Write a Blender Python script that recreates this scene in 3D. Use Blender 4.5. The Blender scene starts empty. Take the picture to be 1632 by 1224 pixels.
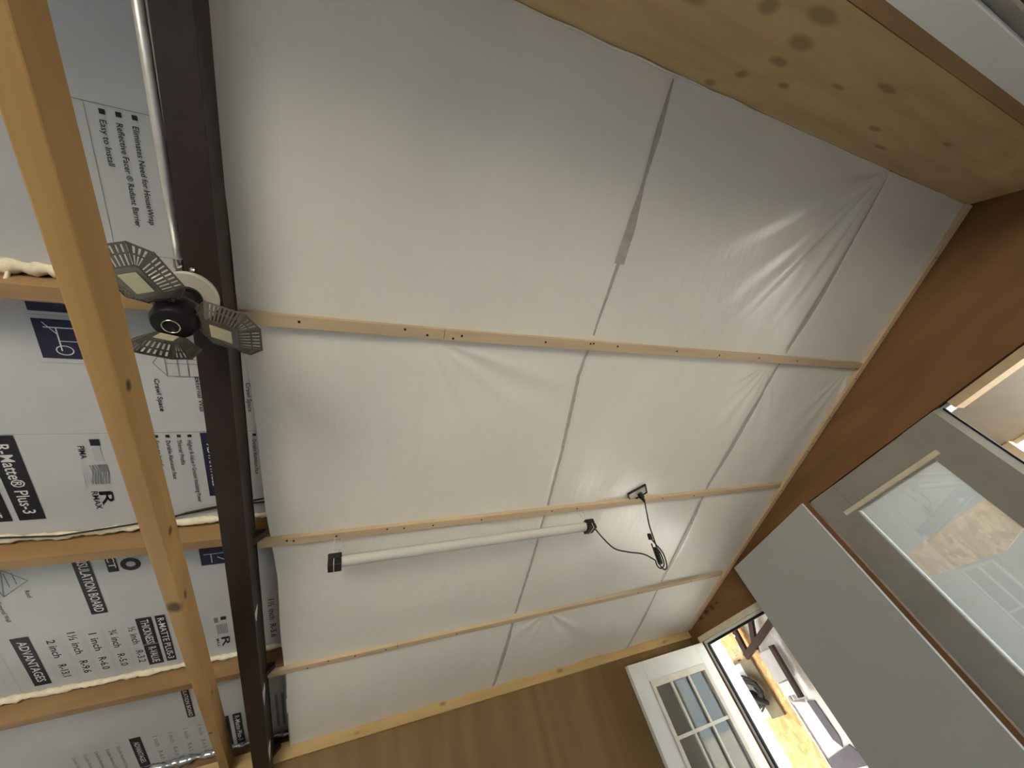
import bpy, bmesh, math, random
import numpy as np
from mathutils import Matrix, Vector

random.seed(7); rng = np.random.default_rng(7)
sc = bpy.context.scene
COL = sc.collection

# ------------------------------------------------------------------ camera, world, sun, exposure
CZ = 1.65                                   # eye height
RC = [[0.92189137, -0.27754916, -0.27033823],
      [0.03027096, 0.74720331, -0.66390577],
      [0.38626411, 0.60386561, 0.69724197]]
cam = bpy.data.cameras.new('camera'); cam.sensor_width = 36; cam.lens = 613.0 / 1632 * 36
cam.clip_start = 0.02; cam.clip_end = 500
camo = bpy.data.objects.new('camera', cam); COL.objects.link(camo)
Mc = Matrix.Identity(4)
for i in range(3):
    Mc[i][0] = RC[0][i]; Mc[i][1] = -RC[1][i]; Mc[i][2] = -RC[2][i]
Mc[2][3] = CZ
camo.matrix_world = Mc
sc.camera = camo

world = bpy.data.worlds.new('sky'); sc.world = world; world.use_nodes = True
bg = world.node_tree.nodes['Background']
bg.inputs[0].default_value = (0.74, 0.88, 1.0, 1); bg.inputs[1].default_value = 1.0
sun = bpy.data.lights.new('sun', 'SUN'); sun.energy = 22.0; sun.angle = math.radians(2); sun.color = (1, .985, .97)
suno = bpy.data.objects.new('sun', sun); COL.objects.link(suno)
suno.rotation_euler = Vector((.55, -.62, -1)).to_track_quat('-Z', 'Y').to_euler()
sc.view_settings.view_transform = 'Standard'; sc.view_settings.look = 'None'
sc.view_settings.gamma = 1; sc.view_settings.use_curve_mapping = False
sc.view_settings.exposure = 3.3
sc.cycles.use_denoising = True
sc.cycles.max_bounces = 10; sc.cycles.diffuse_bounces = 6

# ------------------------------------------------------------------ frames
SL = math.radians(14.036); CS, SN = math.cos(SL), math.sin(SL)
# ceiling frame: local (x, u down the slope, w away from the floor)
MCEIL = Matrix(((1, 0, 0, 0), (0, CS, SN, 0), (0, -SN, CS, CZ), (0, 0, 0, 1)))
# right wall frame: local (a along the wall, b outwards, z up)
TH = .025; WX = Vector((math.cos(TH), math.sin(TH), 0)); WY = Vector((-math.sin(TH), math.cos(TH), 0))
MW = Matrix(((WY.x, WX.x, 0, 2.8765), (WY.y, WX.y, 0, -.143), (0, 0, 1, 0), (0, 0, 0, 1)))
def C(x, u, w): return MCEIL @ Vector((x, u, w))
I4 = Matrix.Identity(4)
def T(x, y, z): return Matrix.Translation((x, y, z))

# ------------------------------------------------------------------ materials
def lin(c):
    out = []
    for v in c:
        v /= 255.0
        out.append(v / 12.92 if v <= .04045 else ((v + .055) / 1.055) ** 2.4)
    return tuple(out)
MATS = {}
def newmat(name, color=(.8, .8, .8), rough=.6, metal=0.0, spec=.4):
    m = bpy.data.materials.new(name); m.use_nodes = True
    b = m.node_tree.nodes['Principled BSDF']
    b.inputs['Base Color'].default_value = (*color, 1); b.inputs['Roughness'].default_value = rough
    b.inputs['Metallic'].default_value = metal; b.inputs['Specular IOR Level'].default_value = spec
    MATS[name] = m
    return m, m.node_tree, b
def nd(nt, t, **kw):
    n = nt.nodes.new(t)
    for k, v in kw.items(): setattr(n, k, v)
    return n
def math_node(nt, op, a, b=None):
    n = nd(nt, 'ShaderNodeMath', operation=op)
    for i, v in enumerate((a, b)):
        if v is None: continue
        if isinstance(v, (int, float)): n.inputs[i].default_value = v
        else: nt.links.new(v, n.inputs[i])
    return n.outputs[0]
def mixc(nt, fac, a, b):
    n = nd(nt, 'ShaderNodeMix', data_type='RGBA')
    for i, v in ((0, fac), (6, a), (7, b)):
        if isinstance(v, (int, float)): n.inputs[i].default_value = v
        elif isinstance(v, tuple): n.inputs[i].default_value = (*v, 1)
        else: nt.links.new(v, n.inputs[i])
    return n.outputs[2]
def ramp(nt, fac, lo, hi):
    n = nd(nt, 'ShaderNodeMapRange'); n.inputs[1].default_value = lo; n.inputs[2].default_value = hi
    nt.links.new(fac, n.inputs[0]); return n.outputs[0]
def noise(nt, vec, scale, detail=3, rough=.55):
    n = nd(nt, 'ShaderNodeTexNoise'); n.inputs['Scale'].default_value = scale; n.inputs['Detail'].default_value = detail
    n.inputs['Roughness'].default_value = rough; nt.links.new(vec, n.inputs['Vector']); return n.outputs['Fac']
def mapping(nt, scale, rot=(0, 0, 0)):
    tc = nd(nt, 'ShaderNodeTexCoord'); mp = nd(nt, 'ShaderNodeMapping')
    mp.inputs['Scale'].default_value = scale; mp.inputs['Rotation'].default_value = rot
    nt.links.new(tc.outputs['Object'], mp.inputs['Vector']); return mp.outputs['Vector'], tc
def bump(nt, b, h, strength, dist=.002):
    n = nd(nt, 'ShaderNodeBump'); n.inputs['Strength'].default_value = strength; n.inputs['Distance'].default_value = dist
    nt.links.new(h, n.inputs['Height']); nt.links.new(n.outputs[0], b.inputs['Normal'])
def plain(name, rgb, rough=.6, metal=0.0, var=.12, scale=14, spec=.4):
    m, nt, b = newmat(name, lin(rgb), rough, metal, spec)
    v, tc = mapping(nt, (1, 1, 1))
    f = noise(nt, v, scale, 4)
    c = lin(rgb)
    col = mixc(nt, ramp(nt, f, .3, .7), tuple(x * (1 - var) for x in c), tuple(min(1, x * (1 + var)) for x in c))
    nt.links.new(col, b.inputs['Base Color']); return m
def wood(name, base, dark, axis=0, fine=26, knots=(), rough=.62, contrast=.55, broad=3.0, ks=.8):
    """grain along object axis; knots: (x,y,z, half length along grain, half width)"""
    m, nt, b = newmat(name, lin(base), rough, 0, .3)
    s = [1, 1, 1]; s[axis] = .06
    v, tc = mapping(nt, tuple(s))
    f1 = noise(nt, v, fine, 5, .6)
    s2 = [1, 1, 1]; s2[axis] = .16
    v2, _ = mapping(nt, tuple(s2))
    f2 = noise(nt, v2, broad, 3, .5)
    wv = math_node(nt, 'SINE', math_node(nt, 'MULTIPLY', f2, 60.0))
    g = math_node(nt, 'ADD', math_node(nt, 'MULTIPLY', f1, .75), math_node(nt, 'MULTIPLY', math_node(nt, 'ADD', wv, 1.0), .1))
    fac = ramp(nt, g, .28, .72)
    lb, ld = lin(base), lin(dark)
    col = mixc(nt, math_node(nt, 'MULTIPLY', fac, contrast), lb, ld)
    v3, _ = mapping(nt, (1, 1, 1))
    blotch = noise(nt, v3, 1.7, 2)
    col = mixc(nt, math_node(nt, 'MULTIPLY', ramp(nt, blotch, .4, .7), .25), col, ld)
    kn = None
    for (x, y, z, hl, hw) in knots:
        sub = nd(nt, 'ShaderNodeVectorMath', operation='SUBTRACT'); nt.links.new(tc.outputs['Object'], sub.inputs[0]); sub.inputs[1].default_value = (x, y, z)
        mul = nd(nt, 'ShaderNodeVectorMath', operation='MULTIPLY'); nt.links.new(sub.outputs[0], mul.inputs[0])
        k = [1 / hw] * 3; k[axis] = 1 / hl; mul.inputs[1].default_value = k
        ln = nd(nt, 'ShaderNodeVectorMath', operation='LENGTH'); nt.links.new(mul.outputs[0], ln.inputs[0])
        d = math_node(nt, 'ADD', ln.outputs['Value'], math_node(nt, 'MULTIPLY', math_node(nt, 'SUBTRACT', f1, .5), .9))
        kk = nd(nt, 'ShaderNodeMapRange'); kk.inputs[1].default_value = 1.25; kk.inputs[2].default_value = .55; nt.links.new(d, kk.inputs[0])
        kn = kk.outputs[0] if kn is None else math_node(nt, 'MAXIMUM', kn, kk.outputs[0])
    if kn is not None:
        col = mixc(nt, math_node(nt, 'MULTIPLY', kn, ks), col, tuple(c * .28 for c in ld))
    nt.links.new(col, b.inputs['Base Color'])
    bump(nt, b, f1, .15, .001)
    return m

# ------------------------------------------------------------------ mesh builder
class MB:
    def __init__(s): s.v = []; s.f = []
    def add(s, vs, fs):
        o = len(s.v); s.v += [tuple(v) for v in vs]; s.f += [tuple(i + o for i in f) for f in fs]; return s
    def box(s, x0, x1, y0, y1, z0, z1, M=None, bev=0.0):
        if bev <= 0:
            vs = [Vector((x, y, z)) for x in (x0, x1) for y in (y0, y1) for z in (z0, z1)]
            fs = [(0, 1, 3, 2), (4, 6, 7, 5), (0, 4, 5, 1), (2, 3, 7, 6), (0, 2, 6, 4), (1, 5, 7, 3)]
        else:
            bm = bmesh.new(); bmesh.ops.create_cube(bm, size=1)
            for v in bm.verts:
                v.co = Vector(((x0 + x1) / 2 + v.co.x * (x1 - x0), (y0 + y1) / 2 + v.co.y * (y1 - y0), (z0 + z1) / 2 + v.co.z * (z1 - z0)))
            bmesh.ops.bevel(bm, geom=bm.edges[:], offset=bev, segments=2, profile=.6, affect='EDGES')
            bm.verts.index_update(); vs = [v.co.copy() for v in bm.verts]; fs = [[v.index for v in f.verts] for f in bm.faces]; bm.free()
        if M is not None: vs = [M @ v for v in vs]
        return s.add(vs, fs)
    def prism(s, pts, n0, n1, ax=(0, 1, 2)):
        """polygon pts in plane (ax[0],ax[1]) extruded along ax[2] from n0 to n1"""
        def P(p, n):
            q = [0, 0, 0]; q[ax[0]] = p[0]; q[ax[1]] = p[1]; q[ax[2]] = n; return q
        k = len(pts)
        vs = [P(p, n0) for p in pts] + [P(p, n1) for p in pts]
        fs = [tuple(range(k))[::-1], tuple(range(k, 2 * k))] + [(i, (i + 1) % k, (i + 1) % k + k, i + k) for i in range(k)]
        return s.add(vs, fs)
    def tube(s, pts, r, n=10, cap=True):
        pts = [Vector(p) for p in pts]; k = len(pts); rs = r if isinstance(r, (list, tuple)) else [r] * k
        t0 = (pts[1] - pts[0]).normalized(); up = Vector((0, 0, 1)) if abs(t0.z) < .9 else Vector((1, 0, 0))
        nrm = t0.cross(up).normalized(); vs = []
        for i, p in enumerate(pts):
            t = (pts[min(i + 1, k - 1)] - pts[max(i - 1, 0)]).normalized()
            nrm = (nrm - t * nrm.dot(t)).normalized(); bn = t.cross(nrm)
            for j in range(n):
                a = 2 * math.pi * j / n; vs.append(p + (nrm * math.cos(a) + bn * math.sin(a)) * rs[i])
        fs = [(i * n + j, i * n + (j + 1) % n, (i + 1) * n + (j + 1) % n, (i + 1) * n + j) for i in range(k - 1) for j in range(n)]
        if cap: fs += [tuple(range(n))[::-1], tuple((k - 1) * n + j for j in range(n))]
        return s.add(vs, fs)
    def lathe(s, prof, n=28, M=None):
        """prof: (r, z) list, revolved about local z"""
        vs = []; fs = []; k = len(prof)
        for r, z in prof:
            for j in range(n):
                a = 2 * math.pi * j / n; vs.append(Vector((r * math.cos(a), r * math.sin(a), z)))
        fs = [(i * n + j, i * n + (j + 1) % n, (i + 1) * n + (j + 1) % n, (i + 1) * n + j) for i in range(k - 1) for j in range(n)]
        fs += [tuple(range(n))[::-1], tuple((k - 1) * n + j for j in range(n))]
        if M is not None: vs = [M @ v for v in vs]
        return s.add(vs, fs)
    def torus(s, R, r, M=None, n=28, m=8, a0=0, a1=2 * math.pi):
        pts = [Vector((R * math.cos(a0 + (a1 - a0) * i / n), R * math.sin(a0 + (a1 - a0) * i / n), 0)) for i in range(n + 1)]
        if M is not None: pts = [M @ p for p in pts]
        return s.tube(pts, r, m)

WM = {}
def obj(name, mb, mat, parent=None, M=I4, smooth=False, fix=True):
    me = bpy.data.meshes.new(name)
    if isinstance(mb, MB):
        me.from_pydata(mb.v, [], mb.f)
        if fix:
            bm = bmesh.new(); bm.from_mesh(me); bmesh.ops.recalc_face_normals(bm, faces=bm.faces[:]); bm.to_mesh(me); bm.free()
    else: me = mb
    if smooth is True:
        me.polygons.foreach_set('use_smooth', [True] * len(me.polygons))
    me.materials.clear(); me.materials.append(MATS[mat] if isinstance(mat, str) else mat)
    o = bpy.data.objects.new(name, me); COL.objects.link(o)
    if smooth == 'auto':
        me.polygons.foreach_set('use_smooth', [True] * len(me.polygons))
        me.set_sharp_from_angle(angle=math.radians(35))
    o.matrix_basis = M; WM[o] = M
    if parent is not None:
        o.parent = parent; o.matrix_parent_inverse = WM[parent].inverted()
    return o
def share(name, src, parent, M):
    o = bpy.data.objects.new(name, src.data); COL.objects.link(o); o.matrix_basis = M; WM[o] = M
    if parent is not None:
        o.parent = parent; o.matrix_parent_inverse = WM[parent].inverted()
    return o
def thing(name, label, cat, M=I4, group=None):
    o = bpy.data.objects.new(name, None); COL.objects.link(o); o.empty_display_size = .05
    o.matrix_basis = M; WM[o] = M
    return tag(o, label, cat, group)
def tag(o, label, cat, group=None):
    o['label'] = label; o['category'] = cat
    if group: o['group'] = group
    return o
def struct(o, label=None):
    o['kind'] = 'structure'
    if label: o['label'] = label
    return o

# ------------------------------------------------------------------ material library
def film_material():
    m, nt, b = newmat('film', lin((226, 219, 207)), .3, 0, .5)
    v, _ = mapping(nt, (1, 1, 1))
    v2, _ = mapping(nt, (1, .35, 1), (0, 0, .2))
    f = noise(nt, v2, 9, 4, .55); g = noise(nt, v, 55, 3, .6)
    h = math_node(nt, 'ADD', math_node(nt, 'MULTIPLY', f, 1.0), math_node(nt, 'MULTIPLY', g, .03))
    bump(nt, b, h, .35, .012)
    t = noise(nt, v, 2.2, 3)
    col = mixc(nt, ramp(nt, t, .35, .7), lin((232, 229, 219)), lin((225, 222, 213)))
    nt.links.new(col, b.inputs['Base Color'])
film_material()
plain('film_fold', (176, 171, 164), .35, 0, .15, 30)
plain('foam_board', (188, 190, 191), .45, 0, .04, 5)
plain('foil', (190, 192, 194), .25, .8, .1, 30)
plain('ink', (28, 26, 36), .6, 0, .1)
plain('ink_navy', (33, 32, 62), .6, 0, .15)
plain('ink_grey', (120, 122, 128), .6, 0, .1)
plain('ink_pale', (178, 180, 184), .6, 0, .05)
plain('ink_white', (222, 222, 220), .6, 0, .03)
plain('beam_paint', (42, 31, 28), .5, 0, .25, 9)
plain('beam_pale', (205, 200, 195), .6)
plain('spray_foam', (226, 216, 190), .8, 0, .12, 40)
plain('black_plastic', (22, 21, 26), .4, 0, .1)
plain('rubber', (20, 20, 20), .55, 0, .1)
plain('nail', (45, 38, 32), .5, .5)
plain('galv', (214, 213, 208), .35, .45, .12, 30)
plain('lamp_alu', (98, 93, 85), .45, .35, .1, 40)
plain('lamp_led', (196, 190, 156), .5, 0, .05, 60)
plain('plate_grey', (186, 180, 166), .45, .2, .05)
plain('chrome', (220, 220, 220), .12, 1, .02)
plain('white_paint', (216, 217, 214), .45, 0, .05, 6)
plain('board_white', (236, 238, 236), .4, 0, .02)
plain('old_white_paint', (205, 200, 188), .55, 0, .12, 10)
plain('grey_paint', (150, 145, 136), .5, 0, .1, 5)
plain('slab_paint', (180, 182, 180), .5, 0, .02, 2)
plain('cream_trim', (214, 203, 178), .55, 0, .08)
plain('weatherstrip', (24, 22, 24), .7)
plain('concrete', (188, 192, 196), .85, 0, .12, 4)
plain('ground', (138, 132, 118), .95, 0, .15, 3)
plain('house_wrap', (222, 226, 232), .5, 0, .1, 25)
plain('dark_tape', (84, 80, 96), .5, 0, .12)
plain('dark_timber', (52, 34, 30), .7, 0, .2)
plain('olive_board', (120, 112, 92), .7, 0, .15)
plain('meter_grey', (176, 178, 180), .5, 0, .08)
plain('roof_deck', (150, 120, 85), .8, 0, .15)
wood('pine', (180, 144, 92), (146, 108, 62), 1, knots=[(.019, .66, .03, .016, .011), (.019, 1.14, .04, .016, .012), (.019, 1.44, .03, .022, .009), (0, 1.45, 0, .03, .018), (.019, 2.2, .03, .014, .01), (-.01, 2.55, 0, .012, .008)], ks=.97)
wood('batten_pine', (204, 182, 150), (176, 150, 118), 0, 30, contrast=.4)
wood('trim_pine', (208, 186, 152), (180, 152, 116), 1, 30, contrast=.4)
wood('plate_pine', (192, 164, 112), (160, 128, 80), 0, 20, knots=[(.62, 3.21, 2.14, .03, .016), (1.5, 3.21, 2.135, .035, .018), (.1, 3.21, 2.12, .03, .014), (2.5, 3.21, 2.12, .03, .014)])
wood('purlin_pine', (158, 128, 90), (120, 92, 60), 0, 22)
wood('wall_ply', (134, 98, 62), (100, 69, 41), 0, 9, contrast=.55, broad=2.0, ks=.85, knots=[(3.15, 0, 2.172, .022, .012), (3.06, 0, 2.187, .030, .016), (2.98, 0, 2.193, .022, .018), (2.91, 0, 2.200, .018, .008)])
wood('eave_panel', (130, 103, 66), (106, 80, 47), 2, 14, contrast=.6, broad=1.5)
wood('soffit_ply', (200, 174, 128), (168, 138, 92), 0, 12, contrast=.6, broad=3.2, ks=.5,
     knots=[(1.143, .163, 0, .035, .014), (1.133, .229, 0, .045, .02), (1.088, .084, 0, .022, .015), (1.03, .019, 0, .022, .012), (1.10, .30, 0, .05, .02), (1.407, .18, 0, .03, .008), (1.25, .11, 0, .022, .01), (2.1, .188, 0, .03, .009), (1.9, .07, 0, .04, .008), (1.75, .12, 0, .03, .01), (.75, .2, 0, .05, .02), (1.55, .24, 0, .05, .012), (.95, .26, 0, .03, .02)])
wood('soffit_strip', (170, 138, 98), (136, 104, 66), 0, 14, contrast=.5)
wood('outer_ply', (86, 70, 42), (62, 48, 28), 0, 8, contrast=.6, knots=[(.45, .25, 0, .08, .03)])
def osb():
    m, nt, b = newmat('osb', lin((222, 190, 140)), .8, 0, .2)
    v, _ = mapping(nt, (1, 1, .6), (.3, .2, .5))
    vor = nd(nt, 'ShaderNodeTexVoronoi'); vor.inputs['Scale'].default_value = 28; nt.links.new(v, vor.inputs['Vector'])
    sep = nd(nt, 'ShaderNodeSeparateColor'); nt.links.new(vor.outputs['Color'], sep.inputs[0])
    f2 = noise(nt, v, 40, 3)
    col = mixc(nt, sep.outputs[0], lin((236, 206, 156)), lin((198, 160, 108)))
    col = mixc(nt, math_node(nt, 'MULTIPLY', ramp(nt, f2, .5, .7), .4), col, lin((165, 125, 80)))
    nt.links.new(col, b.inputs['Base Color'])
osb()
def glass(name, tint, haze, gl=.12, ior=1.5):
    m = bpy.data.materials.new(name); m.use_nodes = True; MATS[name] = m
    nt = m.node_tree; nt.nodes.clear(); L = nt.links
    out = nd(nt, 'ShaderNodeOutputMaterial'); tr = nd(nt, 'ShaderNodeBsdfTransparent'); tr.inputs[0].default_value = (*tint, 1)
    df = nd(nt, 'ShaderNodeBsdfDiffuse'); df.inputs[0].default_value = (.75, .77, .76, 1)
    g = nd(nt, 'ShaderNodeBsdfGlossy'); g.inputs['Roughness'].default_value = .02
    tl = nd(nt, 'ShaderNodeBsdfTranslucent'); tl.inputs[0].default_value = (.8, .82, .82, 1)
    a0 = nd(nt, 'ShaderNodeMixShader'); a0.inputs[0].default_value = .5; L.new(df.outputs[0], a0.inputs[1]); L.new(tl.outputs[0], a0.inputs[2])
    a = nd(nt, 'ShaderNodeMixShader'); a.inputs[0].default_value = haze; L.new(tr.outputs[0], a.inputs[1]); L.new(a0.outputs[0], a.inputs[2])
    fr = nd(nt, 'ShaderNodeFresnel'); fr.inputs[0].default_value = ior
    k = math_node(nt, 'ADD', fr.outputs[0], gl)
    b = nd(nt, 'ShaderNodeMixShader'); L.new(k, b.inputs[0]); L.new(a.outputs[0], b.inputs[1]); L.new(g.outputs[0], b.inputs[2])
    L.new(b.outputs[0], out.inputs[0])
glass('glass_clear', (.92, .95, .94), .04, .04)
glass('glass_hazy', (.8, .83, .82), .18, .06)
glass('glass_door', (.80, .84, .82), .12, 0, 1.25)
plain('tube_plastic', (198, 194, 185), .25, 0, .01)

# ================================================================== SETTING
struct(obj('floor', MB().box(-4, 2.95, -3.6, 3.35, -.06, 0), 'concrete'))
struct(obj('ground_outside', MB().box(-30, 30, -30, 30, -.12, -.07), 'ground'))
# roof deck over everything
struct(obj('ceiling', MB().box(-4.1, 2.95, -.75, 3.32, 1.40, 1.45, MCEIL), 'roof_deck'))
# rear roof beyond the soffit (drops away from the camera)
rb = MB().prism([(-.535, 2.615), (-3.6, 2.35), (-3.6, 2.42), (-.40, 3.185), (-.19, 3.135), (-.19, 3.06)], -4, 2.88, (1, 2, 0))
struct(obj('ceiling_rear', rb, 'wall_ply'))
def ceil_z(a, w=1.40):
    y = -.143 + a * math.cos(TH)
    return CZ + (w - y * SN) / CS
# right wall, openings for the narrow doorway (D1) and the wide double opening (D2)
D1 = (2.46, 3.262, 2.03); D2 = (.22, 1.735, 2.38)
wr = MB()
def wpiece(pts): wr.prism(pts, 0, .10, (0, 2, 1))
wpiece([(-3.45, 0), (D2[0], 0), (D2[0], ceil_z(D2[0])), (.02, ceil_z(.02)), (-.35, 2.80), (-3.45, 2.40)])
wpiece([(D2[0], D2[2]), (D2[1], D2[2]), (D2[1], ceil_z(D2[1])), (D2[0], ceil_z(D2[0]))])
wpiece([(D2[1], 0), (D1[0], 0), (D1[0], ceil_z(D1[0])), (D2[1], ceil_z(D2[1]))])
wpiece([(D1[0], D1[2]), (D1[1], D1[2]), (D1[1], ceil_z(D1[1])), (D1[0], ceil_z(D1[0]))])
wpiece([(D1[1], 0), (3.50, 0), (3.50, ceil_z(3.50)), (D1[1], ceil_z(D1[1]))])
struct(obj('wall_right', wr, 'wall_ply', M=MW))
# eave wall with unseen windows on its left; the wide one added for sunlight
EW = 3.265; WINS = [(-1.90, -1.30, 1.10, 1.87, 2, 2), (-3.80, -2.00, .25, 2.0, 3, 3)]
we = MB()
we.box(-4, 2.88, EW, EW + .1, 2.0, 2.3).box(-4, 2.88, EW, EW + .1, 0, .25)
we.box(-4, -3.80, EW, EW + .1, .25, 2.0).box(-2.00, -1.90, EW, EW + .1, .25, 2.0).box(-1.30, 2.88, EW, EW + .1, .25, 2.0)
we.box(-1.90, -1.30, EW, EW + .1, .25, 1.10).box(-1.90, -1.30, EW, EW + .1, 1.87, 2.0)
struct(obj('wall_eave', we, 'eave_panel'))
for k, (x0, x1, z0, z1, nx, nz) in enumerate(WINS):
    wroot = struct(thing('window_%d' % (k + 1), ('small white four-pane window in the eave wall', 'unseen wide nine-pane window added to the eave wall for sunlight')[k], 'window', T((x0 + x1) / 2, EW, z0)))
    del wroot['category']
    wf = MB()
    wf.box(x0, x0 + .04, EW + .02, EW + .07, z0, z1).box(x1 - .04, x1, EW + .02, EW + .07, z0, z1).box(x0 + .04, x1 - .04, EW + .02, EW + .07, z0, z0 + .04).box(x0 + .04, x1 - .04, EW + .02, EW + .07, z1 - .04, z1)
    obj('window_frame', wf, 'white_paint', wroot)
    xe = [x0 + .04 + (x1 - x0 - .08) * i / nx for i in range(nx + 1)]; ze = [z0 + .04 + (z1 - z0 - .08) * i / nz for i in range(nz + 1)]
    for x in xe[1:-1]: obj('mullion', MB().box(x - .012, x + .012, EW + .025, EW + .06, ze[0], ze[-1]), 'white_paint', wroot)
    for z in ze[1:-1]: obj('mullion', MB().box(xe[0], xe[-1], EW + .03, EW + .055, z - .012, z + .012), 'white_paint', wroot)
    for i in range(nx):
        for j in range(nz):
            obj('pane', MB().box(xe[i] + (.012 if i else 0), xe[i + 1] - (.012 if i < nx - 1 else 0), EW + .04, EW + .044, ze[j] + (.012 if j else 0), ze[j + 1] - (.012 if j < nz - 1 else 0)), 'glass_clear', wroot)
# left end wall
struct(obj('wall_left', MB().box(-4.1, -4, -3.6, 3.36, 0, 3.2), 'eave_panel'))

struct(obj('wall_rear', MB().box(-4.1, -3.6, -3.7, -3.6, 0, 2.5).box(-3.6, -.8, -3.7, -3.6, 2.1, 2.5).box(-.8, 2.95, -3.7, -3.6, 0, 2.5), 'eave_panel'))  # unseen rear wall; its wide opening is added to let daylight in
# ------------------------------------------------------------------ purlins, boards, spray foam
PU = [(.418, .456), (1.333, 1.371), (2.203, 2.241)]
plabels = ['bare wooden purlin behind the three-winged lamp', 'bare wooden purlin with cables along its upper side',
           'bare wooden purlin closest to the eave, below the thickness table']
for (u0, u1), lb in zip(PU, plabels):
    tag(obj('purlin', MB().box(-2.6, 2.80, u0, u1, 1.272, 1.395), 'purlin_pine', M=MCEIL), lb, 'purlin', 'roof purlins')
DF = 1.36       # printed face of the foam boards
bays = [(-.42, PU[0][0] - .004), (PU[0][1] + .004, PU[1][0] - .004), (PU[1][1] + .004, PU[2][0] - .004), (PU[2][1] + .004, 3.05)]
blabels = ['white insulation board printed with easy to install bullet points', 'white insulation board printed with a large black title box at far left',
           'white insulation board printed with the thickness and R-value table', 'white insulation board beside the eave wall, under the lowest purlin']
boards = []
for (u0, u1), lb in zip(bays, blabels):
    r = thing('insulation_board', lb, 'insulation', MCEIL @ T(-.9, (u0 + u1) / 2, DF), 'foam insulation boards')
    obj('board', MB().box(-1.60, -.16, u0, u1, DF, DF + .038), 'foam_board', r, MCEIL)
    boards.append(r)
# ---- printing
_tc = {}
def text_mesh(s):
    cu = bpy.data.curves.new('t', 'FONT'); cu.body = s; cu.size = 1; cu.resolution_u = 2; cu.offset = .010
    o = bpy.data.objects.new('t', cu); COL.objects.link(o)
    dg = bpy.context.evaluated_depsgraph_get()
    me = bpy.data.meshes.new_from_object(o.evaluated_get(dg))
    vs = np.array([v.co[:2] for v in me.vertices]); fs = [tuple(p.vertices) for p in me.polygons]
    bpy.data.objects.remove(o); bpy.data.curves.remove(cu); bpy.data.meshes.remove(me)
    return vs, fs
def text_mb(mb, s, x, u0, length, cap, w, fit=True):
    """text reading down the slope (+u), letter tops towards +x"""
    if s not in _tc: _tc[s] = text_mesh(s)
    vs, fs = _tc[s]
    if len(vs) == 0: return
    mn, mx = vs.min(0), vs.max(0)
    k = length / (mx[0] - mn[0])
    mb.add([(x + v[1] * cap / .70, u0 + (v[0] - mn[0]) * k, w) for v in vs], fs)
def printing(board, items, mat, name, w=DF - .0012):
    joined = MB()
    for it in items:
        mb = MB()
        if it[0] == 't': text_mb(mb, it[1], it[2], it[3], it[4], it[5], w)
        elif it[0] == 'b':
            x0, x1, u0, u1 = it[1:]; mb.add([(x0, u0, w), (x1, u0, w), (x1, u1, w), (x0, u1, w)], [(0, 1, 2, 3)])
            if max(x1 - x0, u1 - u0) < .09: joined.add(mb.v, mb.f); continue
        elif it[0] == 'l':
            (xa, ua), (xb, ub), t = it[1:]; d = Vector((xb - xa, ub - ua, 0)).normalized(); n = Vector((-d.y, d.x, 0)) * t / 2
            joined.add([(xa + n.x, ua + n.y, w), (xa - n.x, ua - n.y, w), (xb - n.x, ub - n.y, w), (xb + n.x, ub + n.y, w)], [(0, 1, 2, 3)]); continue
        elif it[0] == 'p': joined.add([(x, u, w) for x, u in it[1]], [tuple(range(len(it[1])))]); continue
        o = obj(name, mb, mat, board, MCEIL, fix=False)
        o['kind'] = 'stuff'
    if joined.v:
        o = obj(name + '_marks' if 't' in [i[0] for i in items] else name, joined, mat, board, MCEIL, fix=False)
        o['kind'] = 'stuff'
W2 = DF - .0020
B0, B1, B2, B3 = boards
bl = lambda x, u: ('b', x, x + .011, u - .005, u + .006)
printing(B0, [('t', 'Eliminates Need for HouseWrap', -.507, .022, .226, .0125), ('t', 'Reflective Facer ® Radiant Barrier', -.537, .023, .235, .0125), ('t', 'Easy to Install', -.567, .023, .098, .0125), bl(-.505, .003), bl(-.535, .004), bl(-.565, .005)], 'ink', 'printed_text')
printing(B0, [('l', (-.74, -.009), (-.40, -.009), .0016), ('l', (-.590, -.005), (-.590, .33), .001), ('l', (-.59, .33), (-.40, .33), .0014)], 'ink_grey', 'printed_lines')
# second board: drawings, bullets, product name
printing(B1, [('b', -.80, -.665, .536, .654), ('b', -.80, -.665, .490, .515)], 'ink_navy', 'printed_picture')
L_ = [('l', (-.78, .56), (-.68, .56), .003), ('l', (-.755, .56), (-.755, .63), .003), ('l', (-.755, .60), (-.68, .60), .002), ('l', (-.78, .545), (-.755, .58), .002)]
for k in range(14):
    a, b = 2 * math.pi * k / 14, 2 * math.pi * (k + 1) / 14
    L_.append(('l', (-.745 + .018 * math.cos(a) - .004, .628 + .014 * math.sin(a)), (-.745 + .018 * math.cos(b) - .004, .628 + .014 * math.sin(b)), .0025))
printing(B1, L_, 'ink_white', 'printed_line_drawing', W2)
printing(B1, [('l', (-.80, .480), (-.62, .480), .001), ('l', (-.81, .525), (-.62, .525), .001), ('l', (-.81, .668), (-.62, .668), .001), ('l', (-.62, .911), (-.20, .911), .0015), ('l', (-1.2, .911), (-.62, .911), .001)], 'ink_grey', 'printed_lines')
hs = []
for q in ((-.53, .612, -.44, .612), (-.44, .612, -.44, .70), (-.44, .70, -.53, .70), (-.53, .70, -.53, .612), (-.53, .656, -.44, .656), (-.50, .612, -.50, .70), (-.475, .612, -.475, .70), (-.53, .612, -.56, .656), (-.56, .656, -.53, .70), (-.30, .64, -.24, .64), (-.30, .64, -.30, .70), (-.515, .64, -.45, .64)):
    hs.append(('l', (q[0], q[1]), (q[2], q[3]), .0022))
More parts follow.
